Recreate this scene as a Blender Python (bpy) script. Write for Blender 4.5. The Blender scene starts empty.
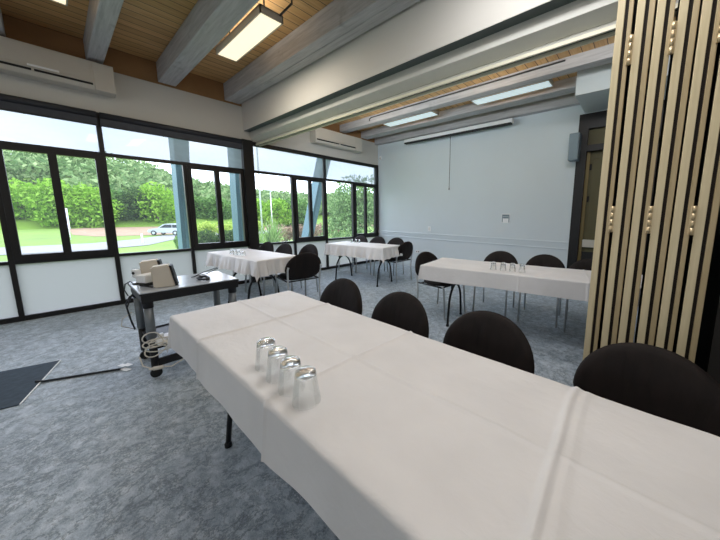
import bpy, bmesh, math, random
from mathutils import Vector, Matrix, noise
PI = math.pi
R = math.radians
random.seed(7)
SC = bpy.context.scene
COL = SC.collection

# ------------------------------------------------------------------ helpers
def srgb(r, g, b):
    f = lambda c: ((c/255)/12.92 if c/255 <= .04045 else ((c/255+.055)/1.055)**2.4)
    return (f(r), f(g), f(b), 1)

def tag(o, label=None, cat=None, group=None, kind=None):
    if label: o['label'] = label
    if cat: o['category'] = cat
    if group: o['group'] = group
    if kind: o['kind'] = kind
    return o

def empty(name, loc=(0,0,0), rz=0):
    o = bpy.data.objects.new(name, None); COL.objects.link(o)
    o.empty_display_size = .1
    o.location = loc; o.rotation_euler = (0,0,rz)
    return o

def copy_tree(o, parent=None):
    c = o.copy(); COL.objects.link(c)
    if parent: c.parent = parent
    for ch in list(o.children): copy_tree(ch, c)
    return c

class MB:
    """collects shapes, built as one mesh object"""
    def __init__(s): s.bm = bmesh.new()
    def box(s, x0, x1, y0, y1, z0, z1, bev=0, mat=None, seg=2):
        b = bmesh.new(); bmesh.ops.create_cube(b, size=1)
        for v in b.verts:
            v.co = Vector(((x0+x1)/2+v.co.x*(x1-x0), (y0+y1)/2+v.co.y*(y1-y0), (z0+z1)/2+v.co.z*(z1-z0)))
        if bev: bmesh.ops.bevel(b, geom=b.edges[:], offset=bev, segments=seg, affect='EDGES', profile=.5)
        s.add(b, mat); return s
    def add(s, b, mat=None):
        if mat is not None: b.transform(mat)
        m = bpy.data.meshes.new('t'); b.to_mesh(m); b.free()
        s.bm.from_mesh(m); bpy.data.meshes.remove(m)
    def tube(s, pts, r, n=10, cap=True, radii=None):
        pts = [Vector(p) for p in pts]
        rings = []; up = None
        for i, p in enumerate(pts):
            d = (pts[min(i+1,len(pts)-1)]-pts[max(i-1,0)]).normalized()
            if up is None:
                a = Vector((0,0,1)) if abs(d.z) < .9 else Vector((1,0,0))
                u = d.cross(a).normalized()
            else:
                u = (up - d*up.dot(d)).normalized()
            up = u; w = d.cross(u)
            rr = radii[i] if radii else r
            rings.append([s.bm.verts.new(p+(u*math.cos(2*PI*k/n)+w*math.sin(2*PI*k/n))*rr) for k in range(n)])
        for a, b in zip(rings, rings[1:]):
            for k in range(n): s.bm.faces.new((a[k], a[(k+1)%n], b[(k+1)%n], b[k])).smooth = True
        if cap:
            s.bm.faces.new(rings[0][::-1]); s.bm.faces.new(rings[-1])
        return s
    def lathe(s, prof, n=24, c=(0,0,0), closed=False):
        c = Vector(c); rings = []
        for r, z in prof:
            if r < 1e-6: rings.append([s.bm.verts.new(c+Vector((0,0,z)))])
            else: rings.append([s.bm.verts.new(c+Vector((r*math.cos(2*PI*k/n), r*math.sin(2*PI*k/n), z))) for k in range(n)])
        for a, b in zip(rings, rings[1:]):
            for k in range(n):
                k2 = (k+1)%n
                if len(a) == 1 and len(b) == 1: continue
                if len(a) == 1: f = (a[0], b[k2], b[k])
                elif len(b) == 1: f = (a[k], a[k2], b[0])
                else: f = (a[k], a[k2], b[k2], b[k])
                s.bm.faces.new(f).smooth = True
        return s
    def prism(s, poly, axis, a0, a1):
        """poly: 2-D outline, extruded along axis 'x','y','z'"""
        def P(p, a):
            return {'x': (a, p[0], p[1]), 'y': (p[0], a, p[1]), 'z': (p[0], p[1], a)}[axis]
        A = [s.bm.verts.new(P(p, a0)) for p in poly]; B = [s.bm.verts.new(P(p, a1)) for p in poly]
        n = len(poly)
        for k in range(n): s.bm.faces.new((A[k], A[(k+1)%n], B[(k+1)%n], B[k]))
        s.bm.faces.new(A[::-1]); s.bm.faces.new(B)
        return s
    def quad(s, *pts):
        s.bm.faces.new([s.bm.verts.new(p) for p in pts]); return s
    def build(s, name, mat, parent=None, smooth=None, loc=None):
        bmesh.ops.recalc_face_normals(s.bm, faces=s.bm.faces[:])
        if smooth:
            for f in s.bm.faces: f.smooth = True
        m = bpy.data.meshes.new(name); s.bm.to_mesh(m); s.bm.free()
        o = bpy.data.objects.new(name, m); COL.objects.link(o)
        if mat is not None: m.materials.append(mat)
        if parent is not None: o.parent = parent
        if loc is not None: o.location = loc
        return o

# ------------------------------------------------------------------ materials
class N:
    def __init__(s, name):
        s.m = bpy.data.materials.new(name); s.m.use_nodes = True
        s.t = s.m.node_tree; s.n = s.t.nodes; s.l = s.t.links
        s.b = s.n['Principled BSDF']; s.out = s.n['Material Output']
    def new(s, t, **k):
        n = s.n.new(t)
        for a, v in k.items(): setattr(n, a, v)
        return n
    def link(s, a, b): s.l.new(a, b)
    def coord(s, kind='Object', scale=(1,1,1), rot=(0,0,0)):
        c = s.new('ShaderNodeTexCoord'); mp = s.new('ShaderNodeMapping')
        mp.inputs['Scale'].default_value = scale; mp.inputs['Rotation'].default_value = rot
        s.link(c.outputs[kind], mp.inputs['Vector']); return mp.outputs['Vector']
    def noise(s, vec, scale, detail=4, rough=.55, dist=0):
        n = s.new('ShaderNodeTexNoise'); n.inputs['Scale'].default_value = scale
        n.inputs['Detail'].default_value = detail; n.inputs['Roughness'].default_value = rough
        n.inputs['Distortion'].default_value = dist
        s.link(vec, n.inputs['Vector']); return n.outputs['Fac']
    def ramp(s, fac, stops):
        r = s.new('ShaderNodeValToRGB'); e = r.color_ramp.elements
        while len(e) < len(stops): e.new(.5)
        for k, (p, c) in enumerate(stops): e[k].position = p; e[k].color = c
        s.link(fac, r.inputs['Fac']); return r.outputs['Color']
    def mix(s, fac, a, b, mode='MIX'):
        m = s.new('ShaderNodeMix', data_type='RGBA', blend_type=mode)
        for sock, v in ((m.inputs['Factor'], fac), (m.inputs['A'], a), (m.inputs['B'], b)):
            pass
        ins = [i for i in m.inputs if i.type == 'RGBA']
        if isinstance(fac, (int, float)): m.inputs[0].default_value = fac
        else: s.link(fac, m.inputs[0])
        for i, v in zip(ins, (a, b)):
            if isinstance(v, tuple): i.default_value = v
            else: s.link(v, i)
        return [o for o in m.outputs if o.type == 'RGBA'][0]
    def math(s, op, a, b=0):
        m = s.new('ShaderNodeMath', operation=op)
        for i, v in enumerate((a, b)):
            if isinstance(v, (int, float)): m.inputs[i].default_value = v
            else: s.link(v, m.inputs[i])
        return m.outputs[0]
    def base(s, c):
        if isinstance(c, tuple): s.b.inputs['Base Color'].default_value = c
        else: s.link(c, s.b.inputs['Base Color'])
    def bump(s, h, strength=.2, dist=.01):
        b = s.new('ShaderNodeBump'); b.inputs['Strength'].default_value = strength
        b.inputs['Distance'].default_value = dist
        s.link(h, b.inputs['Height']); s.link(b.outputs['Normal'], s.b.inputs['Normal'])
    def set(s, **k):
        for a, v in k.items(): s.b.inputs[a.replace('_', ' ')].default_value = v
        return s

def plain(name, c, rough=.5, metal=0, var=.06, scale=6, bump=0, spec=.5):
    n = N(name); v = n.coord('Object')
    f = n.noise(v, scale)
    d = tuple(x*(1-var) for x in c[:3])+(1,); l = tuple(min(1, x*(1+var)) for x in c[:3])+(1,)
    n.base(n.ramp(f, [(.3, d), (.7, l)])); n.set(Roughness=rough, Metallic=metal)
    n.b.inputs['Specular IOR Level'].default_value = spec
    if bump: n.bump(n.noise(v, 220, 2), bump, .002)
    return n.m

M = {}
M['wall'] = plain('wall_paint', srgb(206,203,195), .8, var=.02, scale=2)
M['far_wall'] = plain('far_wall_paint', srgb(214,223,227), .75, var=.015, scale=1.5)
M['fascia'] = plain('fascia_paint', srgb(214,210,203), .75, var=.015, scale=1.5)
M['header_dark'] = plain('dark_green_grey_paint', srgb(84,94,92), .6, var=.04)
M['header_mid'] = plain('header_beige_dimmer', srgb(198,197,190), .55, var=.04)  # beige toned down for the weaker light on the upright faces
M['header_light'] = plain('header_beige_lit', srgb(222,220,211), .6, var=.03)  # same beige lightened as if the sloping face caught floor light
M['track'] = plain('track_metal', srgb(226,222,200), .55, .1, var=.03)  # cream tint stands in for the yellow-green reflection on the aluminium
M['frame'] = plain('dark_bronze_frame', srgb(20,17,17), .45, var=.1)
M['black'] = plain('black_plastic', srgb(22,22,24), .5, var=.1)
M['black_metal'] = plain('black_metal', srgb(24,24,26), .4, .3, var=.1)
M['legmetal'] = plain('grey_painted_metal', srgb(186,190,193), .35, .1, var=.05)
M['greytube'] = plain('grey_trolley_tube', srgb(120,126,130), .4, .3, var=.06)
M['ac'] = plain('beige_grey_plastic', srgb(196,190,178), .5, var=.02)
M['ac2'] = plain('cream_plastic', srgb(210,204,192), .5, var=.02)
M['slot'] = plain('dark_slot', srgb(26,25,25), .7)
M['white'] = plain('white_plastic', srgb(243,244,244), .45, var=.02)
M['beige'] = plain('beige_plastic', srgb(214,204,188), .5, var=.03)
M['blind'] = plain('grey_blind_fabric', srgb(70,72,78), .85, var=.06, scale=30)
M['blind_dark'] = plain('dark_blind_rail', srgb(44,45,50), .6, var=.06)
M['teal'] = plain('teal_steel_paint', srgb(96,140,150), .55, var=.06, scale=1)
M['teal_shade'] = plain('teal_steel_shaded', srgb(70,112,124), .55, var=.06, scale=1)  # darker copy of the teal, shade painted on one column face
M['bulk'] = plain('grey_bulkhead_paint', srgb(212,220,222), .7, var=.02)
M['speakergrey'] = plain('blue_grey_box', srgb(130,146,154), .6, var=.05)
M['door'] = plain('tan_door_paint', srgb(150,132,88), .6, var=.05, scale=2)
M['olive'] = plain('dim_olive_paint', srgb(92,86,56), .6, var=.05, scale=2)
M['brass'] = plain('hinge_metal', srgb(206,186,150), .35, .6, var=.05)
M['darkbrown'] = plain('dark_brown_panel', srgb(30,24,18), .6, var=.15, scale=3)
M['red'] = plain('red_plastic', srgb(176,30,38), .4)
M['mat'] = plain('dark_blue_grey_mat', srgb(62,76,90), .95, var=.18, scale=25, bump=.4)
M['cable_dark'] = plain('dark_cable', srgb(36,40,46), .6)
M['cable_white'] = plain('white_cable', srgb(222,216,204), .5)
M['table_under'] = plain('table_laminate', srgb(200,196,188), .5)
M['trolley_top'] = plain('grey_laminate', srgb(176,182,190), .22, var=.04)
M['carsilver'] = plain('silver_car_paint', srgb(170,176,184), .3, .5, var=.03)
M['carglass'] = plain('dark_car_glass', srgb(40,46,54), .15)
M['tyre'] = plain('black_rubber', srgb(28,28,28), .8)
M['asphalt'] = plain('grey_asphalt', srgb(120,120,122), .9, var=.08, scale=1)
M['bank'] = plain('brown_bank_soil', srgb(132,108,84), .95, var=.2, scale=.6)
M['pole'] = plain('pale_pole_metal', srgb(200,206,206), .5, .2)
M['trunk'] = plain('grey_brown_bark', srgb(104,92,78), .9, var=.25, scale=4)
M['sign'] = plain('white_violet_sign', srgb(214,206,226), .5, var=.05, scale=1)
M['conduit'] = plain('dark_conduit', srgb(70,70,68), .5)

def wood_ceiling():
    n = N('ceiling_boards'); v = n.coord('Object')
    sep = n.new('ShaderNodeSeparateXYZ'); n.link(v, sep.inputs[0])
    u = n.math('DIVIDE', sep.outputs['X'], .135)
    fr = n.math('FRACT', u); fl = n.math('FLOOR', u)
    seam = n.math('LESS_THAN', fr, .07)
    wn = n.new('ShaderNodeTexWhiteNoise', noise_dimensions='1D'); n.link(fl, wn.inputs['W'])
    g = n.noise(n.coord('Object', (14, 1.1, 14)), 2.2, 6, .6, .6)
    col = n.ramp(g, [(.25, srgb(188,144,92)), (.5, srgb(214,172,116)), (.75, srgb(230,194,142))])
    col = n.mix(n.math('MULTIPLY', wn.outputs['Value'], .5), col, srgb(168,128,82))
    col = n.mix(seam, col, srgb(84,58,34))
    n.base(col); n.set(Roughness=.45)
    n.bump(n.math('SUBTRACT', 1, seam), .5, .006)
    return n.m
M['ceil'] = wood_ceiling()

def beam_mat():
    n = N('grey_washed_timber'); v = n.coord('Object', (1.2, 18, 18))
    g = n.noise(v, 2.0, 7, .6, .5)
    k = n.noise(n.coord('Object'), 2.6, 3)
    col = n.ramp(g, [(.2, srgb(158,157,158)), (.5, srgb(186,185,186)), (.8, srgb(206,205,206))])
    col = n.mix(n.ramp(k, [(.66, (0,0,0,1)), (.74, (.5,.5,.5,1))]), col, srgb(120,116,108))
    n.base(col); n.set(Roughness=.85); n.b.inputs['Specular IOR Level'].default_value = .1; n.bump(g, .2, .004)
    return n.m
M['beam'] = beam_mat()
M['ceil_fascia'] = plain('stained_fascia_board', srgb(150,112,72), .6, var=.12, scale=3)

def carpet():
    n = N('blue_grey_carpet'); v = n.coord('Object')
    big = n.noise(v, .9, 4, .6, .3)
    a = n.noise(n.coord('Object', (1, 1.2, 1), (0,0,.5)), 12, 9, .8, .2)
    vein = n.math('ABSOLUTE', n.math('SUBTRACT', n.noise(n.coord('Object', (1.2,1,1), (0,0,.5)), 3.0, 9, .72, .2), .5))
    vein2 = n.math('ABSOLUTE', n.math('SUBTRACT', n.noise(n.coord('Object', (1,1.2,1), (.5,.5,1.5)), 4.1, 9, .72, .2), .5))
    col = n.ramp(a, [(.32, srgb(112,124,138)), (.5, srgb(168,180,192)), (.68, srgb(218,226,234))])
    col = n.mix(n.ramp(vein, [(0, (.7,.7,.7,1)), (.022, (0,0,0,1))]), col, srgb(62,73,80))
    col = n.mix(n.ramp(vein2, [(0, (.55,.55,.55,1)), (.02, (0,0,0,1))]), col, srgb(66,77,84))
    col = n.mix(n.ramp(big, [(.38, (0,0,0,1)), (.62, (.22,.22,.22,1))]), col, srgb(100,113,124))
    f = n.noise(v, 200, 2, .7)
    col = n.mix(.4, col, n.ramp(f, [(.3, (.25,.25,.25,1)), (.7, (.85,.85,.85,1))]), 'OVERLAY')
    n.base(col); n.set(Roughness=.6); n.b.inputs['Specular IOR Level'].default_value = .45
    n.b.inputs['Sheen Weight'].default_value = .5; n.b.inputs['Sheen Tint'].default_value = (.8,.92,1,1)
    n.bump(f, .5, .004)
    return n.m
M['carpet'] = carpet()

def cloth_mat():
    n = N('white_tablecloth')
    c = n.noise(n.coord('Object', (1, 1.4, 1)), 3, 3, .5, .3)
    n.base(n.ramp(c, [(.3, srgb(222,220,220)), (.7, srgb(232,230,230))]))
    n.set(Roughness=.5); n.b.inputs['Specular IOR Level'].default_value = .35
    w = n.noise(n.coord('Object', (1, 1.3, 1), (0,0,.5)), 4.5, 3, .5, .5)
    w2 = n.noise(n.coord('Object', (1, 1.8, 1), (0,0,.9)), 13, 4, .6, .6)
    n.bump(n.math('ADD', w, n.math('MULTIPLY', w2, .3)), .45, .02)
    return n.m
M['cloth'] = cloth_mat()

def chair_fabric():
    n = N('dark_brown_fabric'); v = n.coord('Object')
    w = n.noise(n.coord('Object', (7, 7, .8)), 2.4, 3, .5, .4)
    n.base(n.ramp(w, [(.3, srgb(20,14,13)), (.7, srgb(31,23,21))]))
    n.set(Roughness=.72); n.b.inputs['Specular IOR Level'].default_value = .3
    n.bump(w, .35, .02)
    return n.m
M['fabric'] = chair_fabric()

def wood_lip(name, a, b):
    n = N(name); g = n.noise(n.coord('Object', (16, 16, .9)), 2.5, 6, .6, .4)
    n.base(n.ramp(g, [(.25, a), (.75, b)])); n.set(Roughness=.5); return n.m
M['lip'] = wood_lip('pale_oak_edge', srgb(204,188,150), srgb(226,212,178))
M['lip2'] = wood_lip('darker_oak_edge', srgb(170,150,112), srgb(192,174,138))  # narrow edges a darker oak than the wide ones
M['groove'] = plain('dark_brown_groove', srgb(30,21,14), .8, var=.12)

def pane(name, tint, haze, hazecol, rough=.02):
    """clear glass seen through: straight transmission, a little haze film and a weak mirror"""
    n = N(name)
    tr = n.new('ShaderNodeBsdfTransparent'); tr.inputs['Color'].default_value = tint
    gl = n.new('ShaderNodeBsdfGlossy'); gl.inputs['Roughness'].default_value = rough
    gl.inputs['Color'].default_value = (1,1,1,1)
    tl = n.new('ShaderNodeBsdfTranslucent'); tl.inputs['Color'].default_value = hazecol
    df = n.new('ShaderNodeBsdfDiffuse'); df.inputs['Color'].default_value = hazecol
    a = n.new('ShaderNodeMixShader'); a.inputs[0].default_value = .25
    n.link(tl.outputs[0], a.inputs[1]); n.link(df.outputs[0], a.inputs[2])
    b = n.new('ShaderNodeMixShader')
    if haze < 1:
        hz = n.noise(n.coord('Object', (1,1.2,2)), 1.3, 4, .6, .5)
        h = n.math('MULTIPLY', n.math('ADD', hz, .5), haze)
        n.link(h, b.inputs[0])
    else: b.inputs[0].default_value = 1
    n.link(tr.outputs[0], b.inputs[1]); n.link(a.outputs[0], b.inputs[2])
    fr = n.new('ShaderNodeFresnel'); fr.inputs['IOR'].default_value = 1.25
    c = n.new('ShaderNodeMixShader'); n.link(fr.outputs[0], c.inputs[0])
    n.link(b.outputs[0], c.inputs[1]); n.link(gl.outputs[0], c.inputs[2])
    n.link(c.outputs[0], n.out.inputs['Surface']); n.n.remove(n.b)
    return n.m
M['glass'] = pane('window_glass', (.97,.985,.98,1), .04, (.85,.92,.95,1))
M['film'] = pane('clerestory_glass', (.25,.265,.265,1), .28, (.46,.50,.51,1))
M['frost'] = pane('frosted_glass', (1,1,1,1), 1, (.275,.272,.272,1), .3)

def tumbler_glass():
    n = N('clear_tumbler_glass'); n.base((1,1,1,1))
    n.set(Roughness=.0, IOR=1.45); n.b.inputs['Transmission Weight'].default_value = 1
    tr = n.new('ShaderNodeBsdfTransparent'); tr.inputs['Color'].default_value = (.97,.98,.98,1)
    mx = n.new('ShaderNodeMixShader'); sp = n.new('ShaderNodeSeparateXYZ'); n.link(n.coord('Object'), sp.inputs[0])
    n.link(n.ramp(sp.outputs['Z'], [(.078, (.30,.30,.30,1)), (.09, (.92,.92,.92,1))]), mx.inputs[0])
    n.link(tr.outputs[0], mx.inputs[1]); n.link(n.b.outputs[0], mx.inputs[2]); n.link(mx.outputs[0], n.out.inputs['Surface'])
    return n.m
M['tumbler'] = tumbler_glass()

def emit(name, c, s):
    n = N(name); n.base(c)
    n.b.inputs['Emission Color'].default_value = c; n.b.inputs['Emission Strength'].default_value = s
    n.set(Roughness=.4); return n.m
M['lamp_warm'] = emit('warm_light_diffuser', srgb(255,238,208), .72)
M['lamp_cool'] = emit('cool_light_diffuser', srgb(214,232,236), .42)

def leaf(name, cols, rough=.6, trans=.4):
    n = N(name)
    g = n.new('ShaderNodeNewGeometry'); f = n.noise(n.coord('Object'), .35, 3)
    fac = n.math('ADD', n.math('MULTIPLY', g.outputs['Random Per Island'], .55), n.math('MULTIPLY', f, .5))
    c = n.ramp(fac, [(.15, cols[0]), (.5, cols[1]), (.9, cols[2])])
    df = n.new('ShaderNodeBsdfDiffuse'); tl = n.new('ShaderNodeBsdfTranslucent')
    n.link(c, df.inputs[0]); n.link(c, tl.inputs[0])
    m = n.new('ShaderNodeMixShader'); m.inputs[0].default_value = trans
    n.link(df.outputs[0], m.inputs[1]); n.link(tl.outputs[0], m.inputs[2])
    n.link(m.outputs[0], n.out.inputs['Surface']); n.n.remove(n.b)
    return n.m
M['leaf_bright'] = leaf('bright_leaves', [srgb(82,122,36), srgb(120,164,54), srgb(160,198,88)])
M['leaf_mid'] = leaf('mid_leaves', [srgb(58,92,44), srgb(88,124,62), srgb(124,156,88)])
M['leaf_dark'] = leaf('dark_leaves', [srgb(40,62,36), srgb(66,90,50), srgb(96,120,66)])
M['leaf_olive'] = leaf('pale_grey_green_leaves', [srgb(74,104,58), srgb(112,142,88), srgb(152,176,122)])
M['leaf_yellow'] = leaf('yellow_green_leaves', [srgb(120,146,58), srgb(158,180,84), srgb(188,204,112)])
M['leaf_pink'] = leaf('dusty_pink_brown_leaves', [srgb(92,86,64), srgb(136,116,96), srgb(166,142,124)])
M['flax'] = leaf('flax_blades', [srgb(70,104,52), srgb(116,148,84), srgb(164,188,124)])

def grass():
    n = N('bright_lawn'); v = n.coord('Object')
    a = n.noise(v, .25, 5, .6); f = n.noise(v, 9, 3)
    c = n.ramp(a, [(.3, srgb(74,102,20)), (.6, srgb(98,130,28))])
    c = n.mix(.25, c, n.ramp(f, [(.3, srgb(66,90,20)), (.7, srgb(118,146,40))]))
    n.base(c); n.set(Roughness=.9); return n.m
M['grass'] = grass()

M['forest'] = leaf('hazed_forest_leaves', [srgb(66,92,58), srgb(108,136,84), srgb(158,174,124)], trans=.25)  # tones paled to put distance haze into the leaf colour

# ------------------------------------------------------------------ dimensions (metres): camera stands over x=0,y=0
WX = -5.8          # window wall
FY = 5.69          # far white wall
H = 1.345
CEIL = 3.52
BB = 3.25          # underside of ceiling beams
XR, XF, YB = 3.2, 1.25, -3.4   # right wall near room, right wall far room, back wall
SILL, TRAN, HEAD = .73, 2.10, 2.65

# ------------------------------------------------------------------ room shell
def struct(o): o['kind'] = 'structure'; return o
struct(MB().box(WX-.1, XR+.1, YB-.1, FY+.1, -.12, 0).build('floor', M['carpet']))
struct(MB().box(WX-.12, XR+.1, YB-.1, FY+.1, CEIL, CEIL+.12).build('ceiling', M['ceil']))
struct(MB().box(WX-.14, WX, YB-.1, FY+.1, HEAD, 3.22).build('wall_window', M['wall']))
struct(MB().box(WX-.14, WX-.005, YB-.1, FY+.1, 3.22, CEIL).build('trim_1', M['ceil_fascia']))
struct(MB().box(WX-.14, WX, YB-.1, -1.30, 0, HEAD).build('wall_left', M['wall']))
struct(MB().box(WX-.14, -.99, FY, FY+.12, 0, CEIL).box(-.99, XF+.1, FY, FY+.12, 3.0, CEIL).box(.1, XF+.1, FY, FY+.12, 0, 3.0).build('wall_far', M['far_wall']))
struct(MB().box(XF, XF+.1, 2.45, FY, 0, CEIL).build('wall_right_far', M['darkbrown']))
struct(MB().box(XR, XR+.1, YB, 2.45, 0, CEIL).build('wall_right', M['wall']))
struct(MB().box(WX, XR, YB-.1, YB, 0, CEIL).build('wall_back', M['wall']))
struct(MB().box(.33, XR, 2.02, 2.46, 0, 2.5).build('wall_pocket', M['darkbrown']))
# chair rail and skirting on the far wall
struct(MB().box(WX, -.99, FY-.022, FY, .845, .875, .006).box(WX, -.99, FY-.012, FY, .80, .845).box(WX, -.99, FY-.016, FY, .73, .75, .004).build('trim_2', M['far_wall']))
struct(MB().box(WX, -.99, FY-.015, FY, 0, .1, .004).build('baseboard_far', M['far_wall']))
# timber ceiling beams
def beam(k, y0, y1, z0=BB, x1=XR):
    o = MB().box(WX, x1, y0, y1, z0, CEIL, .008).build('trim_%d' % k, M['beam']); struct(o)
beam(3, -.31, -.14); beam(4, .455, .60); beam(5, 1.16, 1.37)
beam(6, 2.03, 2.15); beam(7, 2.155, 2.275)
beam(8, 2.86, 3.05, x1=XF); beam(9, 4.43, 4.60, x1=XF); beam(10, 5.09, 5.32, x1=XF)
beam(11, -1.1, -.93); beam(12, -1.9, -1.73); beam(13, -2.7, -2.5)
struct(MB().box(WX, XF, 5.57, FY, 3.17, 3.40, .004).build('trim_14', M['beam']))
struct(MB().box(WX, XF, 2.62, FY, 3.40, CEIL-.002).build('ceiling_far', M['ceil']))

# header over the folding partition: plaster fascia, dark recess, steel beam faces, track
struct(MB().box(WX, XR, 2.30, 2.42, 2.81, CEIL).build('trim_15', M['fascia']))
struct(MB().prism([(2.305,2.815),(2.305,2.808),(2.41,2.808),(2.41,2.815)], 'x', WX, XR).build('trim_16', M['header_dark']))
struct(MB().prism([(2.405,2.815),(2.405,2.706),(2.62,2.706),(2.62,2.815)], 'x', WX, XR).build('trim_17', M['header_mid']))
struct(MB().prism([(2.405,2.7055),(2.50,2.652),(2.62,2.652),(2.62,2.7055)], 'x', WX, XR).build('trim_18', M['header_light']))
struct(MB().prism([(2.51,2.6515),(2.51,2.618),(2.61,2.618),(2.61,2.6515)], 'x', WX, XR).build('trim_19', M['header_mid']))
tr = empty('partition_track', (0, 2.5, 2.6)); tag(tr, 'pale double metal track rail under the white header beam', 'track')
MB().box(WX+.02, XR-.02, -.012, .008, -.012, .017, .003).build('rail', M['track'], tr)
MB().box(WX+.02, XR-.02, .045, .065, -.022, .017, .003).build('rail', M['track'], tr)
MB().box(WX+.02, XR-.02, .008, .045, .003, .017).build('channel', M['groove'], tr)

# ------------------------------------------------------------------ windows
def bay(k, y0, y1, film=True):
    """one bay: fixed light on the left half, two-light sash on the right half, frosted panels below, clerestory above"""
    w = empty('window_%d' % k, (WX, 0, 0)); struct(w)
    ym = (y0+y1)/2
    f = MB()
    a, b = -.075, -.01
    f.box(a, b, y0, y1, 0, .06).box(a, b, y0, y1, SILL-.028, SILL+.012).box(a, b, y0, y1, TRAN-.012, TRAN+.035).box(a, b, y0, y1, HEAD-.07, HEAD)
    f.box(a-.003, b+.003, y0-.024, y0+.024, -.001, HEAD+.001)
    f.box(a-.003, b+.003, ym-.022, ym+.022, -.001, TRAN)
    struct(f.build('window_frame', M['frame'], w))
    s = MB(); a2, b2 = -.06, .012; y2 = ym+.022; y3 = y1-.024
    s.box(a2, b2, y2, y2+.06, SILL+.012, TRAN-.012, .004).box(a2, b2, y3-.055, y3, SILL+.012, TRAN-.012, .004)
    s.box(a2+.002, b2-.002, y2+.055, y3-.05, SILL+.012, SILL+.085).box(a2+.002, b2-.002, y2+.055, y3-.05, TRAN-.06, TRAN-.012)
    yc = (y2+y3)/2
    s.box(a2+.004, b2-.004, yc-.036, yc+.036, SILL+.08, TRAN-.05, .003)
    struct(s.build('sash', M['frame'], w))
    g = MB(); x = -.045
    def q(m, ya, yb, za, zb): m.quad((x,ya,za), (x,yb,za), (x,yb,zb), (x,ya,zb))
    q(g, y0+.02, ym-.02, SILL, TRAN); struct(g.build('pane', M['glass'], w))
    for ya, yb in ((y2+.055, yc-.03), (yc+.03, y3-.05)):
        g = MB(); q(g, ya, yb, SILL+.08, TRAN-.055); struct(g.build('pane', M['glass'], w))
    for ya, yb in ((y0+.02, ym-.018), (ym+.018, y1-.02)):
        g = MB(); q(g, ya, yb, .055, SILL-.025); struct(g.build('frosted_pane', M['frost'], w))
    g = MB(); q(g, y0+.02, y1-.02, TRAN+.03, HEAD-.06); struct(g.build('clerestory_pane', M['film'], w))
    return w
bay(1, -1.27, .49); bay(2, .49, 2.27); bay(3, 2.40, 4.0); bay(4, 4.0, 5.64)
struct(MB().box(WX-.1, WX+.05, 2.25, 2.425, 0, HEAD+.005).build('trim_20', M['frame']))   # dark post between the rooms
struct(MB().box(WX-.1, WX+.01, -1.34, -1.26, 0, HEAD).build('trim_21', M['frame']))
struct(MB().box(WX-.1, WX+.012, 5.62, FY, 0, HEAD).build('trim_22', M['frame']))

# roller blinds pulled up over the first two bays
def blind(y0, y1, label):
    t = empty('roller_blind', (WX, (y0+y1)/2, 2.47)); h = (y1-y0)/2
    tag(t, label, 'blind', 'roller blinds above the windows')
    MB().box(.01, .05, -h, h, .012, .125).build('blind_fabric', M['blind'], t)
    MB().tube([(.045,-h,.135),(.045,h,.135)], .04, 14).build('roller', M['blind_dark'], t)
    MB().box(.008, .056, -h, h, 0, .014, .003).build('bottom_bar', M['blind_dark'], t)
blind(-1.24, .475, 'dark grey rolled-up roller blind under the larger air conditioner, left window bay')
blind(.505, 2.24, 'dark grey rolled-up roller blind left of the dark post between the rooms')

# ------------------------------------------------------------------ air conditioners
def aircon(y0, y1, z0, z1, depth, label, mats):
    t = empty('air_conditioner', (WX, (y0+y1)/2, z0)); tag(t, label, 'air conditioner')
    h = (y1-y0)/2; hz = z1-z0
    MB().prism([(0,.02),(0,hz),(depth,hz),(depth,.055),(depth-.03,.012),(depth*.45,0)], 'y', -h, h).build('casing', mats, t)
    MB().box(depth-.004, depth+.006, -h+.02, h-.21, .115, hz-.012, .003).build('front_grille', mats, t)
    MB().box(depth-.10, depth+.009, h-.185, h-.004, .008, hz-.01, .008).build('end_panel', mats, t)
    MB().box(depth-.01, depth+.002, -h+.03, h-.20, .058, .082).build('outlet_slot', M['slot'], t)
    MB().box(depth-.01, depth+.012, -h+.03, h-.20, .084, .098, .004).build('louvre', mats, t)
    MB().box(depth-.02, depth+.014, h-.67, h-.65, .045, .10, .002).build('louvre_bracket', mats, t)
    return t
a1 = aircon(-1.12, .67, 2.86, 3.2, .24, 'long beige-grey air conditioner under ceiling beams at left', M['ac'])
b = MB().box(.245, .256, .20, .43, .102, .122).build('display_strip', M['white'], a1); b['label'] = 'pale strip on the casing'
aircon(3.64, 4.92, 2.84, 3.16, .22, 'shorter cream air conditioner high in the far room by the corner', M['ac2'])

# ------------------------------------------------------------------ lights
def ceiling_light(x0, x1, y0, y1, z, mat, label, rods=True):
    t = empty('ceiling_light', ((x0+x1)/2, (y0+y1)/2, z)); tag(t, label, 'light')
    hx, hy = (x1-x0)/2, (y1-y0)/2
    MB().box(-hx, hx, -hy, -hy+.012, 0, .07).box(-hx, hx, hy-.012, hy, 0, .07).box(-hx, -hx+.012, -hy, hy, 0, .07).box(hx-.012, hx, -hy, hy, 0, .07).box(-hx, hx, -hy, hy, .06, .075).build('housing', M['ac'], t)
    MB().box(-hx+.012, hx-.012, -hy+.012, hy-.012, .004, .02, .003).build('diffuser', mat, t)
    for sx in (-1, 1):
        MB().tube([(sx*hx*.75, 0, .07), (sx*hx*.75, 0, (3.40 if y0 > 3 else CEIL)-z-.001)], .009, 8).build('hanger', M['conduit'], t)
ceiling_light(-4.25, -3.05, 1.435, 1.665, 3.25, M['lamp_warm'], 'lit warm ceiling light panel hanging between beams in the near room')
ceiling_light(-4.46, -3.25, .05, .28, 3.27, M['lamp_warm'], 'lit ceiling light cut off at top left edge of the photo')
ceiling_light(-4.57, -3.29, 4.63, 4.88, 3.25, M['lamp_cool'], 'pale ceiling light panel in far room, nearer the windows')
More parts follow.
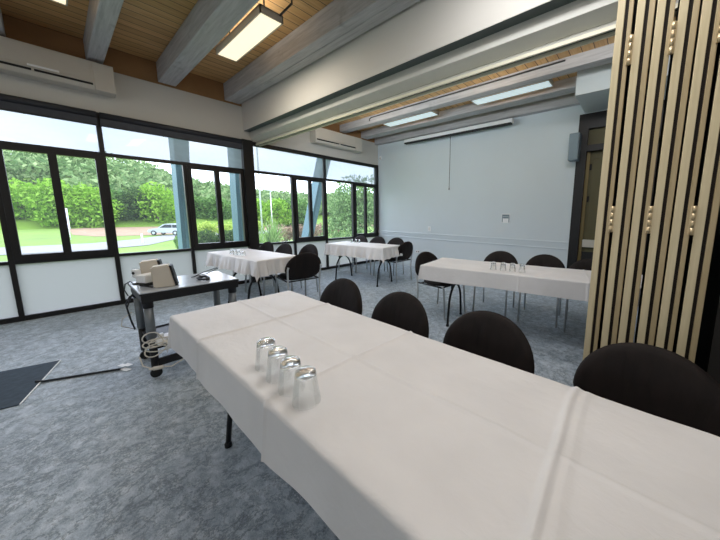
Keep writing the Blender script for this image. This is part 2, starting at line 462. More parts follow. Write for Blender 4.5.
ceiling_light(-2.48, -1.24, 4.63, 4.88, 3.25, M['lamp_cool'], 'pale ceiling light panel in far room, nearer the grey bulkhead')
tag(MB().tube([(-3.02,1.75,3.51),(-2.6,1.75,3.51),(.3,1.75,3.51)], .012, 8).tube([(-3.02,1.62,3.3),(-3.02,1.75,3.47),(-3.02,1.75,3.51)], .01, 8).build('conduit', M['conduit']),
    'thin conduit running on ceiling boards beside the lit near light', 'conduit')
tag(MB().tube([(-4.75,4.42,3.30),(-4.75,4.42,3.34),(-4.70,4.42,3.36),(-1.0,4.42,3.36)], .012, 8).build('conduit', M['conduit']),
    'thin dark conduit along the side of the far room beam', 'conduit')

# ------------------------------------------------------------------ far wall fittings
t = empty('projector_screen', (-3.38, FY-.16, 3.0)); tag(t, 'rolled-up projector screen in long white casing on far wall', 'screen')
MB().box(-1.32, 1.32, -.05, .05, .04, .12, .015).build('casing', M['white'], t)
MB().box(-1.30, 1.30, -.055, .03, .015, .045, .004).build('bottom_bar', M['slot'], t)
for sx in (-1.2, 1.2): MB().box(sx-.02, sx+.02, .03, .157, .05, .14, .003).build('wall_bracket', M['white'], t)
tag(MB().tube([(-3.39,FY-.2,3.01),(-3.385,FY-.2,2.6),(-3.388,FY-.2,1.92)], .006, 8).lathe([(0,1.87),(.011,1.875),(.012,1.90),(.006,1.925),(0,1.93)], 10, (-3.388,FY-.2,0)).build('pull_cord', M['conduit']),
    'thin dark pull cord hanging below the projector screen casing', 'cord')
t = empty('light_switch', (-4.04, FY, .985)); tag(t, 'small white light switch just above the chair rail', 'switch')
MB().box(-.038, .038, -.012, 0, -.06, .06, .004).build('plate', M['white'], t)
MB().box(-.01, .01, -.02, -.012, -.018, .018, .003).build('rocker', M['ac'], t)
t = empty('wall_panel', (-2.16, FY, 1.27)); tag(t, 'square pale wall plate with dark-edged hatch on far wall', 'panel')
MB().box(-.085, .085, -.008, 0, -.09, .09, .004).build('plate', M['white'], t)
MB().box(-.075, .075, -.014, -.006, .04, .078, .003).box(-.075, -.06, -.014, -.006, -.08, .04).box(.06, .075, -.014, -.006, -.08, .04).box(-.055, .055, -.012, -.006, .0, .034, .002).build('dark_bezel', M['speakergrey'], t)
t = empty('power_outlet', (-4.39, FY, .40)); tag(t, 'white power outlet low on far wall left of chair', 'outlet')
MB().box(-.058, .058, -.012, 0, -.036, .036, .004).build('plate', M['white'], t)
for sx in (-.028, .028): MB().box(sx-.012, sx+.012, -.014, -.011, -.018, .012, .002).build('socket', M['slot'], t)
t = empty('motion_sensor', (WX+.13, FY, 2.83)); tag(t, 'small white motion sensor high in the window corner', 'sensor')
MB().box(-.03, .03, -.05, 0, -.05, .05, .014).build('casing', M['white'], t)
MB().box(-.018, .018, -.056, -.045, -.03, .0, .006).build('lens', M['ac'], t)
t = empty('wall_speaker', (-1.0, FY, 2.25)); tag(t, 'blue-grey wall speaker box beside dark door frame', 'speaker')
MB().box(-.085, .065, -.22, -.04, 0, .43, .012).build('cabinet', M['speakergrey'], t)
MB().box(-.03, .02, -.04, 0, .15, .28).build('wall_bracket', M['slot'], t)
MB().box(-.07, .05, -.228, -.218, .03, .40, .004).build('grille', M['speakergrey'], t)
struct(MB().box(-.92, .35, 4.80, FY, 3.02, CEIL).build('trim_23', M['bulk']))

# door in the far wall: dark frame, transom light, tan leaf seen half open behind
d = empty('door_1', (0, FY, 0)); struct(d)
struct(MB().box(-.99, -.845, -.03, .10, 0, 3.0).box(-.845, .1, -.03, .10, 2.76, 3.0).box(-.845, .1, -.03, .10, 2.40, 2.50).box(.0, .1, -.03, .10, 0, 2.76).build('door_frame', M['frame'], d))
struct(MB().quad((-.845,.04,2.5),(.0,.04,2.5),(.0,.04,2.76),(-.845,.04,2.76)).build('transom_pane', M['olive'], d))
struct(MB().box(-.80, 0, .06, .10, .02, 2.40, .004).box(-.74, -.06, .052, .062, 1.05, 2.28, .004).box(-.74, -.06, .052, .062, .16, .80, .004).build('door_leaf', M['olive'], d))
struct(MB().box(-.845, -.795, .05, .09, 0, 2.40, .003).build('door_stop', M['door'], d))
for z in (1.62, 2.15): struct(MB().box(-.79, -.76, .045, .062, z-.05, z+.05, .004).build('hinge', M['slot'], d))
struct(MB().box(-.79, 0, -.005, .05, .80, .93, .01).build('push_bar', M['ac'], d))
struct(MB().box(-.79, 0, .03, .05, .56, .72, .004).build('kick_rail', M['slot'], d))
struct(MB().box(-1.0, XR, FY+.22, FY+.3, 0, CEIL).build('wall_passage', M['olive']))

# ------------------------------------------------------------------ folding partition (stacked leaves)
pp = []
xs = -.210
for i in range(6):
    pitch = .083 if i % 2 == 0 else .080
    t = empty('folding_partition_panel', (xs, 1.95, 0))
    place = ['leftmost leaf of the stack, facing the open gap', 'second leaf from the left', 'third leaf from the left', 'fourth leaf from the left', 'fifth leaf from the left', 'rightmost leaf of the stack, against the dark wall'][i]
    tag(t, 'tall pale oak edged folding partition, ' + place, 'partition', 'folding partition leaves')
    w = .033; g1 = .0155; n_ = pitch-w-g1-(.015 if i % 2 == 0 else .008)
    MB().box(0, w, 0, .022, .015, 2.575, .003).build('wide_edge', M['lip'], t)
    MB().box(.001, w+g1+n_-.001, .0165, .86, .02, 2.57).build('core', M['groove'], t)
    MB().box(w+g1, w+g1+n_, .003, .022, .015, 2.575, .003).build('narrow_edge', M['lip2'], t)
    if i % 2 == 0:
        for z in (.42, 1.325, 2.19):
            hg = MB()
            xh = w+g1+n_+.004
            for k in range(4): hg.tube([(xh,-.004,z-.072+k*.036),(xh,-.004,z-.072+k*.036+.034)], .0085, 10)
            hg.box(xh-.012, xh+.012, -.003, .004, z-.07, z+.07)
            hg.build('hinge', M['brass'], t)
    MB().box(.02, .05, .42, .46, 2.575, 2.6).build('roller_hanger', M['groove'], t)
    xs += pitch

# ------------------------------------------------------------------ tables and cloths
def arch_leg(x):
    m = MB()
    pts = [(x,-.24,.012)]
    for k in range(13):
        a = PI*k/12
        pts.append((x, -.205*math.cos(a)*(1-.18*math.sin(a)), .28+.20*math.sin(a)))
    pts.insert(1, (x,-.225,.14)); pts += [(x,.225,.14), (x,.24,.012)]
    m.tube(pts, .014, 10)
    m.tube([(x,-.12,.44),(x,-.12,.70)], .013, 8).tube([(x,.12,.44),(x,.12,.70)], .013, 8)
    m.tube([(x,-.16,.62),(x,.16,.62)], .010, 8)
    m.lathe([(0,0),(.019,0),(.019,.02),(.013,.03),(0,.03)], 10, (x,-.24,0)).lathe([(0,0),(.019,0),(.019,.02),(.013,.03),(0,.03)], 10, (x,.24,0))
    return m

def table(cx, cy, rz, L, W, label, inset=.3):
    t = empty('folding_table', (cx, cy, 0), rz); tag(t, label, 'table', 'folding tables under white cloths')
    MB().box(-L/2, L/2, -W/2, W/2, .705, .737, .008).build('tabletop', M['table_under'], t)
    for sx in (-1, 1):
        arch_leg(sx*(L/2-inset)).build('leg', M['black_metal'], t)
        MB().tube([(sx*(L/2-inset), 0, .62), (sx*(L/2-inset-.22), 0, .70)], .009, 8).build('brace', M['black_metal'], t)
    return t

def cloth(cx, cy, rz, L, W, drop, label, step=.022, amp=.012, seed=0, creases=(), ycreases=(), group='white tablecloths', flare=.05, fq=1.0):
    rnd = random.Random(seed)
    dl, dr, df, db = drop            # left, right, front, back overhang
    def axis(h, a, b):
        n0 = max(3, int(a/step)); n1 = max(4, int(2*h/step)); n2 = max(3, int(b/step))
        return [-h-a+a*k/n0 for k in range(n0)]+[-h+2*h*k/n1 for k in range(n1)]+[h+b*k/n2 for k in range(n2+1)]
    hx, hy = L/2+.004, W/2+.004
    X = axis(hx, dl, dr); Y = axis(hy, df, db)
    for AX, cs, wob in ((X, creases, .02), (Y, ycreases, .0)):
        for c, hgt, wd in cs:
            AX += [c+k*.005 for k in range(-int((wob+.03)/.005), int((wob+.03)/.005)+1)]
    def clean(A):
        A = sorted(A); o = [A[0]]
        for q in A[1:]:
            if q-o[-1] > .0022: o.append(q)
        return o
    for AX, hh in ((X, hx), (Y, hy)): AX += [sg*(hh+q) for sg in (-1, 1) for q in (-.012, -.006, -.002, .003, .007, .012)]
    X, Y = clean(X), clean(Y)
    ph = [(fq*rnd.uniform(9, 15), rnd.uniform(0, 6.3)), (fq*rnd.uniform(18, 26), rnd.uniform(0, 6.3)), (fq*rnd.uniform(4, 6), rnd.uniform(0, 6.3))]
    def wave(s):
        return .5*math.sin(ph[0][0]*s+ph[0][1])+.3*math.sin(ph[1][0]*s+ph[1][1])+.55*math.sin(ph[2][0]*s+ph[2][1])
    bm = bmesh.new(); V = []
    top = .742
    for x in X:
        row = []
        for y in Y:
            ex = max(abs(x)-hx, 0); ey = max(abs(y)-hy, 0)
            sx = 1 if x > 0 else -1; sy = 1 if y > 0 else -1
            bx = max(-hx, min(hx, x)); by = max(-hy, min(hy, y))
            e = math.hypot(ex, ey)
            if e < 1e-9:
                z = top
                for c, hgt, wd in creases:
                    cc = c+.010*math.sin(6*y+c*5)+.002*math.sin(19*y)
                    z += hgt*math.exp(-((x-cc)/wd)**2)
                for c, hgt, wd in ycreases: z += hgt*math.exp(-((y-c)/wd)**2)
                z += .0035*(noise.noise(Vector((x*3.1, y*4.3, seed*3.7)))) + .0022*noise.noise(Vector((x*9, y*12, seed*1.3)))
                # round the edge over
                ed = min(hx-abs(x), hy-abs(y))
                if ed < .012: z -= .004*(1-ed/.012)**2
                p = (x, y, z)
            else:
                nx, ny = sx*ex/e, sy*ey/e
                corner = 4*(ex*ey)/(e*e)/2
                s = bx + by*1.7
                dmax = max(drop)
                k = min(1, e/dmax)
                off = .006*min(1, e/.008) + flare*e + amp*(wave(s)+.9)*k*(1-.6*corner) + corner*.13*e
                for c, hgt, wd in creases:
                    if ey > 0 and ex == 0: off += 1.0*hgt*math.exp(-((x-c)/(wd*1.2))**2) + (.010*k if x > c else 0)*math.exp(-max(0, x-c)/.25)
                z = top-.004-e*(1-.04*corner)
                z += .004*math.sin(5.3*s+seed)*k
                p = (bx+nx*off, by+ny*off, z)
            row.append(bm.verts.new(p))
        V.append(row)
    for i in range(len(X)-1):
        for j in range(len(Y)-1):
            bm.faces.new((V[i][j], V[i+1][j], V[i+1][j+1], V[i][j+1])).smooth = True
    m = MB(); m.bm.free(); m.bm = bm
    o = m.build('tablecloth', M['cloth'])
    o.location = (cx, cy, 0); o.rotation_euler = (0, 0, rz)
    tag(o, label, 'tablecloth', group)
    return o

NL, NR, NF, NB = -2.11, .60, .37, 1.09
ncx, ncy, nL, nW = (NL+NR)/2, (NF+NB)/2, NR-NL, NB-NF
table(ncx, ncy, 0, nL, nW, 'long folding table nearest the camera, hidden by its white cloth', .36)
cr = [(c-ncx, .0065, .008) for c in (-1.59, -.89)]+[(-.118-ncx, .010, .012), (-.085-ncx, .004, .014)]
cloth(ncx, ncy, 0, nL, nW, (.17, .2, .185, .18), 'large white tablecloth on the nearest table, four glasses at its front edge', .014, .006, 3, cr, [(.0, .005, .008)], flare=.02)

TB = [  # centre x, y, rotation, length, width
    (-4.46, 1.76, R(5.5), 1.38, .58),
    (-4.28, 3.765, R(9.5), 1.38, .60),
    (-.94, 3.225, R(10.2), 2.32, .66)]
table(*TB[0], 'folding table with white cloth by the windows, left of the dark post', .42)
cloth(*TB[0], (.17, .20, .19, .15), 'white pleated tablecloth on the window table left of the dark post', .014, .032, 11, fq=2.6)
table(*TB[1], 'folding table with white cloth in the far window corner', .17)
cloth(*TB[1], (.2, .2, .21, .18), 'white pleated tablecloth on the far corner table beside the white wall', .014, .034, 23, fq=2.8)
table(*TB[2], 'folding table with white cloth left of the folding partition', .32)
cloth(*TB[2], (.10, .18, .17, .15), 'smooth white tablecloth on the table left of folding partition', .018, .006, 31, [(-.05, .004, .008), (.55, .004, .008)], [(0, .003, .008)])

# ------------------------------------------------------------------ chairs
def make_chair():
    root = empty('stacking_chair')
    # seat: rounded cushion
    s = MB()
    n = 36
    def outline(r, z, k=2.6):
        return [Vector((r*.235*math.copysign(abs(math.cos(a))**(2/k), math.cos(a)), .005+r*.225*math.copysign(abs(math.sin(a))**(2/k), math.sin(a)), z)) for a in [2*PI*i/n for i in range(n)]]
    rings = [outline(.86,.415), outline(.97,.422), outline(1.0,.44), outline(.985,.458), outline(.9,.472), outline(.6,.478), outline(.25,.476)]
    rv = [[s.bm.verts.new(p) for p in r] for r in rings]
    for a, b in zip(rv, rv[1:]):
        for i in range(n): s.bm.faces.new((a[i], a[(i+1)%n], b[(i+1)%n], b[i])).smooth = True
    s.bm.faces.new(rv[0][::-1]); s.bm.faces.new(rv[-1])
    s.build('seat', M['fabric'], root)
    # backrest: domed padded shell, slightly curved and leaning back
    b = MB()
    def bo(r):
        pts = []
        for i in range(48):
            a = 2*PI*i/48
            c, d = math.cos(a), math.sin(a)
            if d >= 0: x = .262*math.copysign(abs(c)**.95, c); z = .235*d
            else: x = .262*math.copysign(abs(c)**.75, c)*(1-.10*abs(d)); z = .145*d
            pts.append((x*r, z*r))
        return pts
    def bp(x, z, off):
        zz = .575+z
        y = -.255-.20*(zz-.44)+.55*x*x + off
        return Vector((x, y, zz))
    layers = [(.30,.030),(.62,.029),(.86,.024),(.96,.014),(1.0,0),(.97,-.014),(.88,-.022),(.6,-.025),(.3,-.026)]
    lv = [[b.bm.verts.new(bp(x, z, off)) for x, z in bo(r)] for r, off in layers]
    for p, q in zip(lv, lv[1:]):
        for i in range(48): b.bm.faces.new((p[i], p[(i+1)%48], q[(i+1)%48], q[i])).smooth = True
    b.bm.faces.new(lv[0]); b.bm.faces.new(lv[-1][::-1])
    b.build('backrest', M['fabric'], root)
    for sx in (-1, 1):
        x = sx*.215
        MB().tube([(x*1.02,.245,.012),(x,.215,.40),(x,.19,.42)], .0125, 10).lathe([(0,0),(.014,0),(.014,.016),(0,.016)], 10, (x*1.02,.245,0)).build('leg', M['legmetal'], root)
        MB().tube([(x*1.04,-.255,.012),(x*1.04,-.235,.30),(x*1.06,-.245,.44),(x*1.08,-.27,.58),(x*1.06,-.285,.62)], .0125, 10).lathe([(0,0),(.014,0),(.014,.016),(0,.016)], 10, (x*1.04,-.255,0)).build('leg', M['legmetal'], root)
    f = MB()
    for sx in (-1, 1): f.tube([(sx*.215,.20,.41),(sx*.222,-.23,.41)], .010, 8)
    f.tube([(-.215,.17,.405),(.215,.17,.405)], .010, 8).tube([(-.222,-.2,.405),(.222,-.2,.405)], .010, 8)
    f.build('seat_frame', M['black_metal'], root)
    return root
chair0 = make_chair(); used = [False]
def chair(x, y, rz, label, group):
    c = copy_tree(chair0) if used[0] else chair0
    used[0] = True
    c.location = (x, y, 0); c.rotation_euler = (0, 0, rz)
    tag(c, label, 'chair', group)
g = 'chairs along the nearest table'
chair(-1.86, 1.13, PI+.03, 'dark brown chair behind the nearest table, first at its window end', g)
chair(-1.235, 1.13, PI-.02, 'dark brown chair behind the nearest table, second from its window end', g)
chair(-.60, 1.14, PI+.02, 'dark brown chair behind nearest table, third from its window end, left of partition', g)
chair(.068, 1.18, PI-.04, 'dark brown chair behind nearest table, largest, in front of the folding partition', g)
g = 'chairs at the window table'
chair(-5.38, 2.12, PI+.08, 'dark chair behind the window table, leftmost, against the dark post', g)
chair(-4.86, 2.19, PI+.08, 'dark chair behind the window table, between two other chair backs', g)
chair(-4.44, 2.42, PI+.10, 'dark chair partly hidden behind the black chair at the window table end', g)
chair(-3.87, 2.13, PI/2-.12, 'black chair seen from behind at the right end of the window table', g)
g = 'chairs at the far corner table'
chair(-5.33, 4.36, PI+.1, 'dark chair behind the far corner table, leftmost, under the window', g)
chair(-4.83, 4.46, PI+.1, 'dark chair behind the far corner table, middle of three backs', g)
chair(-4.28, 4.50, PI+.1, 'dark chair behind the far corner table, rightmost of three backs, before white wall', g)
chair(-3.89, 4.28, PI/2, 'dark chair pulled up sideways at the right end of the far corner table', g)
g = 'chairs at the table left of the partition'
chair(-2.08, 3.24, -PI/2-.12, 'dark chair at the left end of the table left of the partition', g)
chair(-1.55, 3.80, PI+.14, 'dark chair behind the four small glasses, against the white wall', g)
chair(-.95, 3.86, PI+.14, 'dark chair between the four small glasses and the dark door frame', g)
chair(-.41, 3.84, PI+.14, 'dark chair half hidden by the folding partition, before the door', g)

# ------------------------------------------------------------------ tumblers (upside down)
def make_glass():
    m = MB()
    prof = [(0,.110),(.024,.110),(.0305,.106),(.032,.098),(.0335,.085),(.044,.003),(.0435,.0),(.0420,.0),(.0412,.004),(.0312,.080),(.0285,.088),(.018,.0905),(0,.091)]
    m.lathe(prof, 32)
    o = m.build('drinking_glass', M['tumbler']); return o
glass0 = make_glass(); gused = [False]
def glass(x, y, z, label, group, sc=1):
    o = glass0 if not gused[0] else glass0.copy()
    if gused[0]: COL.objects.link(o)
    gused[0] = True
    o.location = (x, y, z); tag(o, label, 'glass', group); o.rotation_euler = (0, 0, random.uniform(0, 6)); o.scale = (sc, sc, sc)
ZT = .7455
ordn = ['farthest from the camera', 'second farthest from the camera', 'second nearest to the camera', 'nearest to the camera']
for k, (x, y) in enumerate([(-1.10,.463),(-.99,.455),(-.885,.447),(-.786,.444)]):
    glass(x, y, ZT, 'upturned clear tumbler on the nearest table, ' + ordn[k], 'tumblers on the nearest table')
ordl = ['leftmost of four', 'second from left of four', 'third from left of four', 'rightmost of four']
for k, (x, y) in enumerate([(-1.235,2.965),(-1.135,2.99),(-1.04,3.01),(-.945,3.03)]):
    glass(x, y, ZT, 'upturned clear glass on table left of the partition, ' + ordl[k], 'glasses on the table left of the partition', .8)
for k, (x, y) in enumerate([(-4.62,1.555),(-4.52,1.565),(-4.42,1.575),(-4.32,1.60)]):
    glass(x, y, ZT, 'small upturned glass on the window table, ' + ordl[k], 'glasses on the window table', .64)
for k, (x, y) in enumerate([(-4.66,3.80),(-4.57,3.83),(-4.48,3.84)]):
    glass(x, y, ZT, 'tiny upturned glass on far corner table, ' + ['left of three', 'middle of three', 'right of three'][k], 'glasses on the far corner table', .64)

# ------------------------------------------------------------------ trolley with speakers and cables
TX0, TX1, TY0, TY1 = -3.50, -2.95, .34, 1.03
t = empty('media_trolley', ((TX0+TX1)/2, (TY0+TY1)/2, 0)); tag(t, 'black and grey wheeled media trolley at the near table end', 'trolley')
hx, hy = (TX1-TX0)/2, (TY1-TY0)/2
MB().box(-hx, hx, -hy, hy, .70, .722, .004).build('tabletop', M['trolley_top'], t)
MB().box(-hx+.01, hx-.01, -hy+.01, -hy+.03, .635, .70).box(-hx+.01, hx-.01, hy-.03, hy-.01, .635, .70).box(-hx+.01, -hx+.03, -hy+.01, hy-.01, .635, .70).box(hx-.03, hx-.002, -hy+.005, hy-.005, .64, .70).build('apron', M['black'], t)
MB().box(-hx-.003, hx+.003, -hy-.003, hy+.003, .698, .714, .003).build('edge_band', M['black'], t)
for sx in (-1, 1):
    for sy in (-1, 1):
        x, y = sx*(hx-.045), sy*(hy-.045)
        l = MB().tube([(x,y,.30),(x,y,.60)], .030, 14).build('leg', M['greytube'], t)
        MB().tube([(x,y,.59),(x,y,.70)], .034, 14).build('collar', M['black'], l)
        MB().tube([(x,y,.09),(x,y,.31)], .026, 12).build('lower_post', M['black'], l)
        w = MB().tube([(x-.012,y,.038),(x+.012,y,.038)], .038, 16)
        w.box(x-.02, x+.02, y-.012, y+.012, .05, .095, .004).build('caster', M['black'], l)
MB().box(-hx+.05, hx-.05, -hy+.04, hy-.04, .255, .275, .004).box(hx-.06, hx-.04, -hy+.03, hy-.03, .235, .285).box(-hx+.04, -hx+.06, -hy+.03, hy-.03, .235, .285).build('shelf', M['black'], t)
for sx in (-1, 1): MB().box(sx*(hx-.045)-.017, sx*(hx-.045)+.017, -hy+.03, hy-.03, .09, .15, .006).build('base_rail', M['black'], t)
MB().tube([(-hx+.01,-hy+.0,.60),(-hx-.03,-hy-.03,.52),(-hx-.01,-hy-.02,.42),(-hx+.03,-hy-.01,.34)], .006, 6).tube([(-hx+.05,-hy+.01,.62),(-hx+.02,-hy-.03,.5),(-hx+.07,-hy-.02,.4),(-hx+.05,-hy+.0,.3)], .006, 6).build('tied_cable', M['cable_dark'], t)
TT = .722
def speaker(x, y, rz, w, d, h, label):
    s = empty('desktop_speaker', (x, y, TT), rz); tag(s, label, 'speaker', 'beige desktop speakers')
    m = MB(); tl = .03
    m.prism([(-d/2,0),(d/2,0),(d/2-tl,h),(-d/2-tl*.3,h-.012)], 'x', -w/2, w/2)
    bmesh.ops.bevel(m.bm, geom=m.bm.edges[:], offset=.008, segments=2, affect='EDGES')
    m.build('cabinet', M['beige'], s)
    f = MB(); f.prism([(d/2-.002,.006),(d/2+.014,.006),(d/2+.014-tl,h-.006),(d/2-.002-tl,h-.006)], 'x', -w/2+.006, w/2-.006)
    f.build('front_grille', M['black'], s)
speaker(-3.10, .525, -.30, .11, .14, .185, 'beige desktop speaker with black front, nearer one on the trolley')
speaker(-3.39, .50, -.30, .11, .14, .20, 'beige desktop speaker behind the nearer speaker on the trolley')
s = empty('white_adapter_box', (-3.24, .445, TT), .5); tag(s, 'cream white plastic box lying beside the speakers on the trolley', 'box')
MB().box(-.05, .05, -.07, .07, .03, .10, .012).build('casing', M['white'], s)
MB().box(-.03, .03, -.06, .06, 0, .032, .004).build('base', M['black'], s)
s = empty('webcam', (-3.36, .385, TT), .5); tag(s, 'small white camera on a dark round stand, trolley corner', 'camera')
MB().lathe([(0,0),(.035,0),(.033,.008),(.008,.014),(.006,.06),(0,.06)], 20).build('stand', M['black'], s)
MB().box(-.03, .03, -.022, .022, .055, .13, .014).build('head', M['white'], s)
MB().tube([(0,-.0215,.10),(0,-.027,.10)], .012, 14).build('lens', M['black'], s)
def coil(cx, cy, z, r, turns, rad, mat, seed, jit=.012, squash=.55, tilt=0):
    rnd = random.Random(seed); m = MB(); pts = []
    for k in range(int(turns*18)):
        a = 2*PI*k/18; rr = r*(1+.12*math.sin(a*.37+seed)+rnd.uniform(-.04,.04))
        pts.append((cx+rr*math.cos(a), cy+rr*squash*math.sin(a)+tilt*0, z+rad+.004*(k/18)+rnd.uniform(0,jit)*.4 + tilt*rr*math.sin(a)))
    m.tube(pts, rad, 6); return m
tag(coil(-3.13, .80, TT, .075, 4.5, .005, M['cable_dark'], 2).build('cable_coil', M['cable_dark']), 'dark cable coil lying on the trolley right of the speakers', 'cable')
tag(MB().tube([(-3.30,.75,TT+.006),(-3.25,.86,TT+.03),(-3.32,.98,TT+.06),(-3.42,1.0,TT+.05),(-3.42,.88,TT+.02),(-3.30,.76,TT+.006)], .004, 6).build('looped_cable', M['cable_dark']), 'thin dark cable loop behind the coil on the trolley', 'cable')
tag(MB().tube([(-3.30,.43,TT+.006),(-3.36,.36,TT+.006),(-3.47,.352,TT+.012),(-3.54,.325,TT-.02),(-3.545,.315,.65),(-3.51,.33,.60)], .005, 6).tube([(-3.10,.44,TT+.006),(-3.2,.40,TT+.006),(-3.32,.43,TT+.008)], .005, 6).build('draped_cable', M['cable_dark']),
    'dark cable draped over the left corner of the trolley top', 'cable')
p = empty('power_board', (-2.985, .545, .287), .1); tag(p, 'white power board with red switch on the trolley shelf', 'power board')
MB().box(-.055, .055, -.15, .13, 0, .05, .008).build('casing', M['white'], p)
MB().box(-.03, .03, -.05, .02, .05, .066, .004).build('switch', M['red'], p)['label'] = 'red switch'
for yy in (-.11, .06, .10): MB().box(-.02, .02, yy-.018, yy+.018, .05, .075, .005).build('plug', M['white'], p)
m = MB(); rnd = random.Random(9); pts = []
for k in range(90):
    a = 2*PI*k/18; j = k//18
    r1 = (.08, .055, .10, .06, .085)[j]; c = Vector(((-2.93,.39,.31), (-2.935,.37,.36), (-2.925,.42,.27), (-2.935,.38,.25), (-2.925,.43,.31))[j])
    pts.append(c+Vector((.13, .99, 0))*r1*math.cos(a)+Vector((-.3+.25*(j%3), .25-.2*(j%3), .9))*r1*(.9 if j % 2 else .45)*math.sin(a))
for _ in range(3): pts = [pts[0]]+[(pts[k-1]+pts[k]*2+pts[k+1])/4 for k in range(1, len(pts)-1)]+[pts[-1]]
m.tube(pts, .0048, 6)
tag(m.build('white_cable_coil', M['cable_white']), 'tangled white cable looped around the near trolley leg', 'cable')
tag(MB().tube([(-2.86,.43,.34),(-2.84,.52,.24),(-2.87,.56,.14),(-2.90,.47,.09),(-2.905,.42,.105),(-2.93,.35,.11),(-2.98,.31,.13),(-3.0,.30,.2)], .005, 6).tube([(-2.905,.42,.105),(-2.92,.36,.108)], .015, 10).tube([(-2.92,.36,.108),(-2.93,.335,.11)], .012, 8, radii=[.013,.007]).build('plugged_cord', M['cable_white']),
    'cream extension cord plug hanging beside the trolley caster', 'cable')
tag(MB().tube([(-3.46,.335,.46),(-3.47,.27,.41),(-3.46,.26,.35),(-3.44,.33,.31)], .004, 6).build('thin_cable', M['cable_white']), 'thin pale cable loop left of the trolley legs', 'cable')

# mat, cord, tape on the carpet
P1, P2 = Vector((-3.985,-.112)), Vector((-3.262,-.298)); dv = Vector((-.25,-.97))*1.25
mt = empty('floor_mat', ((P1.x+P2.x)/2, (P1.y+P2.y)/2, 0)); tag(mt, 'dark blue-grey floor mat with pale edge on the carpet at left', 'mat')
o = Vector(((P1.x+P2.x)/2, (P1.y+P2.y)/2))
MB().prism([tuple(p-o) for p in (P1, P2, P2+dv, P1+dv)], 'z', .001, .008).build('mat_body', M['mat'], mt)
e = (P1-P2).normalized(); nn = Vector((-dv.x, -dv.y)).normalized()*.007
MB().prism([tuple(p-o) for p in (P1, P2, P2+nn, P1+nn)], 'z', .001, .009).build('edge_strip', M['white'], mt)['label'] = 'pale edge strip'
tag(MB().tube([(-3.60,-.235,.016),(-3.57,-.20,.010),(-3.50,-.06,.009),(-3.42,.10,.009),(-3.36,.21,.009)], .009, 8).build('extension_lead', M['cable_dark']), 'dark cord taped flat across carpet from the mat', 'cord')
tp = empty('tape_strip', (-3.39,.235,0), .4); tag(tp, 'torn white tape holding the end of the dark cord', 'tape')
MB().box(-.05, .02, -.02, .02, .018, .0195).box(-.02, .05, .0, .04, .018, .0196).box(.01, .10, -.04, .0, .004, .006).build('tape', M['white'], tp)

# ------------------------------------------------------------------ outside
def gz(x):
    t = max(0, min(1, (-x+WX)/32)); return -.25-1.75*t*t*(3-2*t)
def ground():
    m = bmesh.new(); xs = [WX-.15-k*1.5 for k in range(60)]+[-110,-140,-240]; ys = [-90, -60, -40]+[-30+k*4 for k in range(32)]+[110, 140, 200]
    V = [[m.verts.new((x, y, gz(x))) for y in ys] for x in xs]
    for i in range(len(xs)-1):
        for j in range(len(ys)-1): m.faces.new((V[i][j], V[i+1][j], V[i+1][j+1], V[i][j+1])).smooth = True
    b = MB(); b.bm.free(); b.bm = m; o = b.build('ground', M['grass']); struct(o)
ground()
def ribbon(name, pts, mat, lift):
    m = MB(); V = []
    for (x0, x1, y) in pts: V.append([m.bm.verts.new((x0 + (x1-x0)*k/6, y, gz(x0+(x1-x0)*k/6)+lift)) for k in range(7)])
    for a, b in zip(V, V[1:]):
        for k in range(6): m.bm.faces.new((a[k], a[k+1], b[k+1], b[k]))
    return struct(m.build(name, mat))
ribbon('road', [(-37.5,-45.5,-60),(-37.5,-45.2,-10),(-37,-44.5,-3),(-36.5,-44.3,2),(-38.2,-47,5.5),(-44.5,-52,9),(-47,-54,14),(-48,-55,40)], M['asphalt'], .04)
ribbon('soil_bank', [(-62,-82,1.2),(-56,-86,3),(-54.5,-86,8),(-55,-86,14),(-56,-86,30),(-57,-86,60)], M['bank'], .03)

RIDGE = [(-40,.10),(-14,.103),(-6.8,.106),(-3.2,.117),(-1.1,.124),(1.2,.126),(5.5,.129),(7.4,.1245),(9.4,.114),(11.6,.10),(15.1,.077),(18.4,.072),(20.5,.068),(24.3,.0624),(30,.0568),(44,.059),(80,.06)]
def ridge(a):
    for (a0, r0), (a1, r1) in zip(RIDGE, RIDGE[1:]):
        if a0 <= a <= a1: return r0+(r1-r0)*(a-a0)/(a1-a0)
    return .06
def hill_z(x, y):
    r = math.hypot(x, y); a = math.degrees(math.atan2(y, -x))
    top = H+175*ridge(a)-4.2
    t = max(0, min(1, (r-86)/92)); t = t**.85
    return -2+(top+2)*t
def hill():
    m = bmesh.new(); A = [-40+k*2 for k in range(56)]; Rr = [86+k*7 for k in range(14)]+[190, 230]
    V = [[m.verts.new((-r*math.cos(R(a)), r*math.sin(R(a)), hill_z(-r*math.cos(R(a)), r*math.sin(R(a))) - (0 if r < 180 else (r-178)*.3))) for a in A] for r in Rr]
    for i in range(len(Rr)-1):
        for j in range(len(A)-1): m.faces.new((V[i][j], V[i+1][j], V[i+1][j+1], V[i][j+1])).smooth = True
    b = MB(); b.bm.free(); b.bm = m; struct(b.build('ground_hill', M['grass']))
hill()
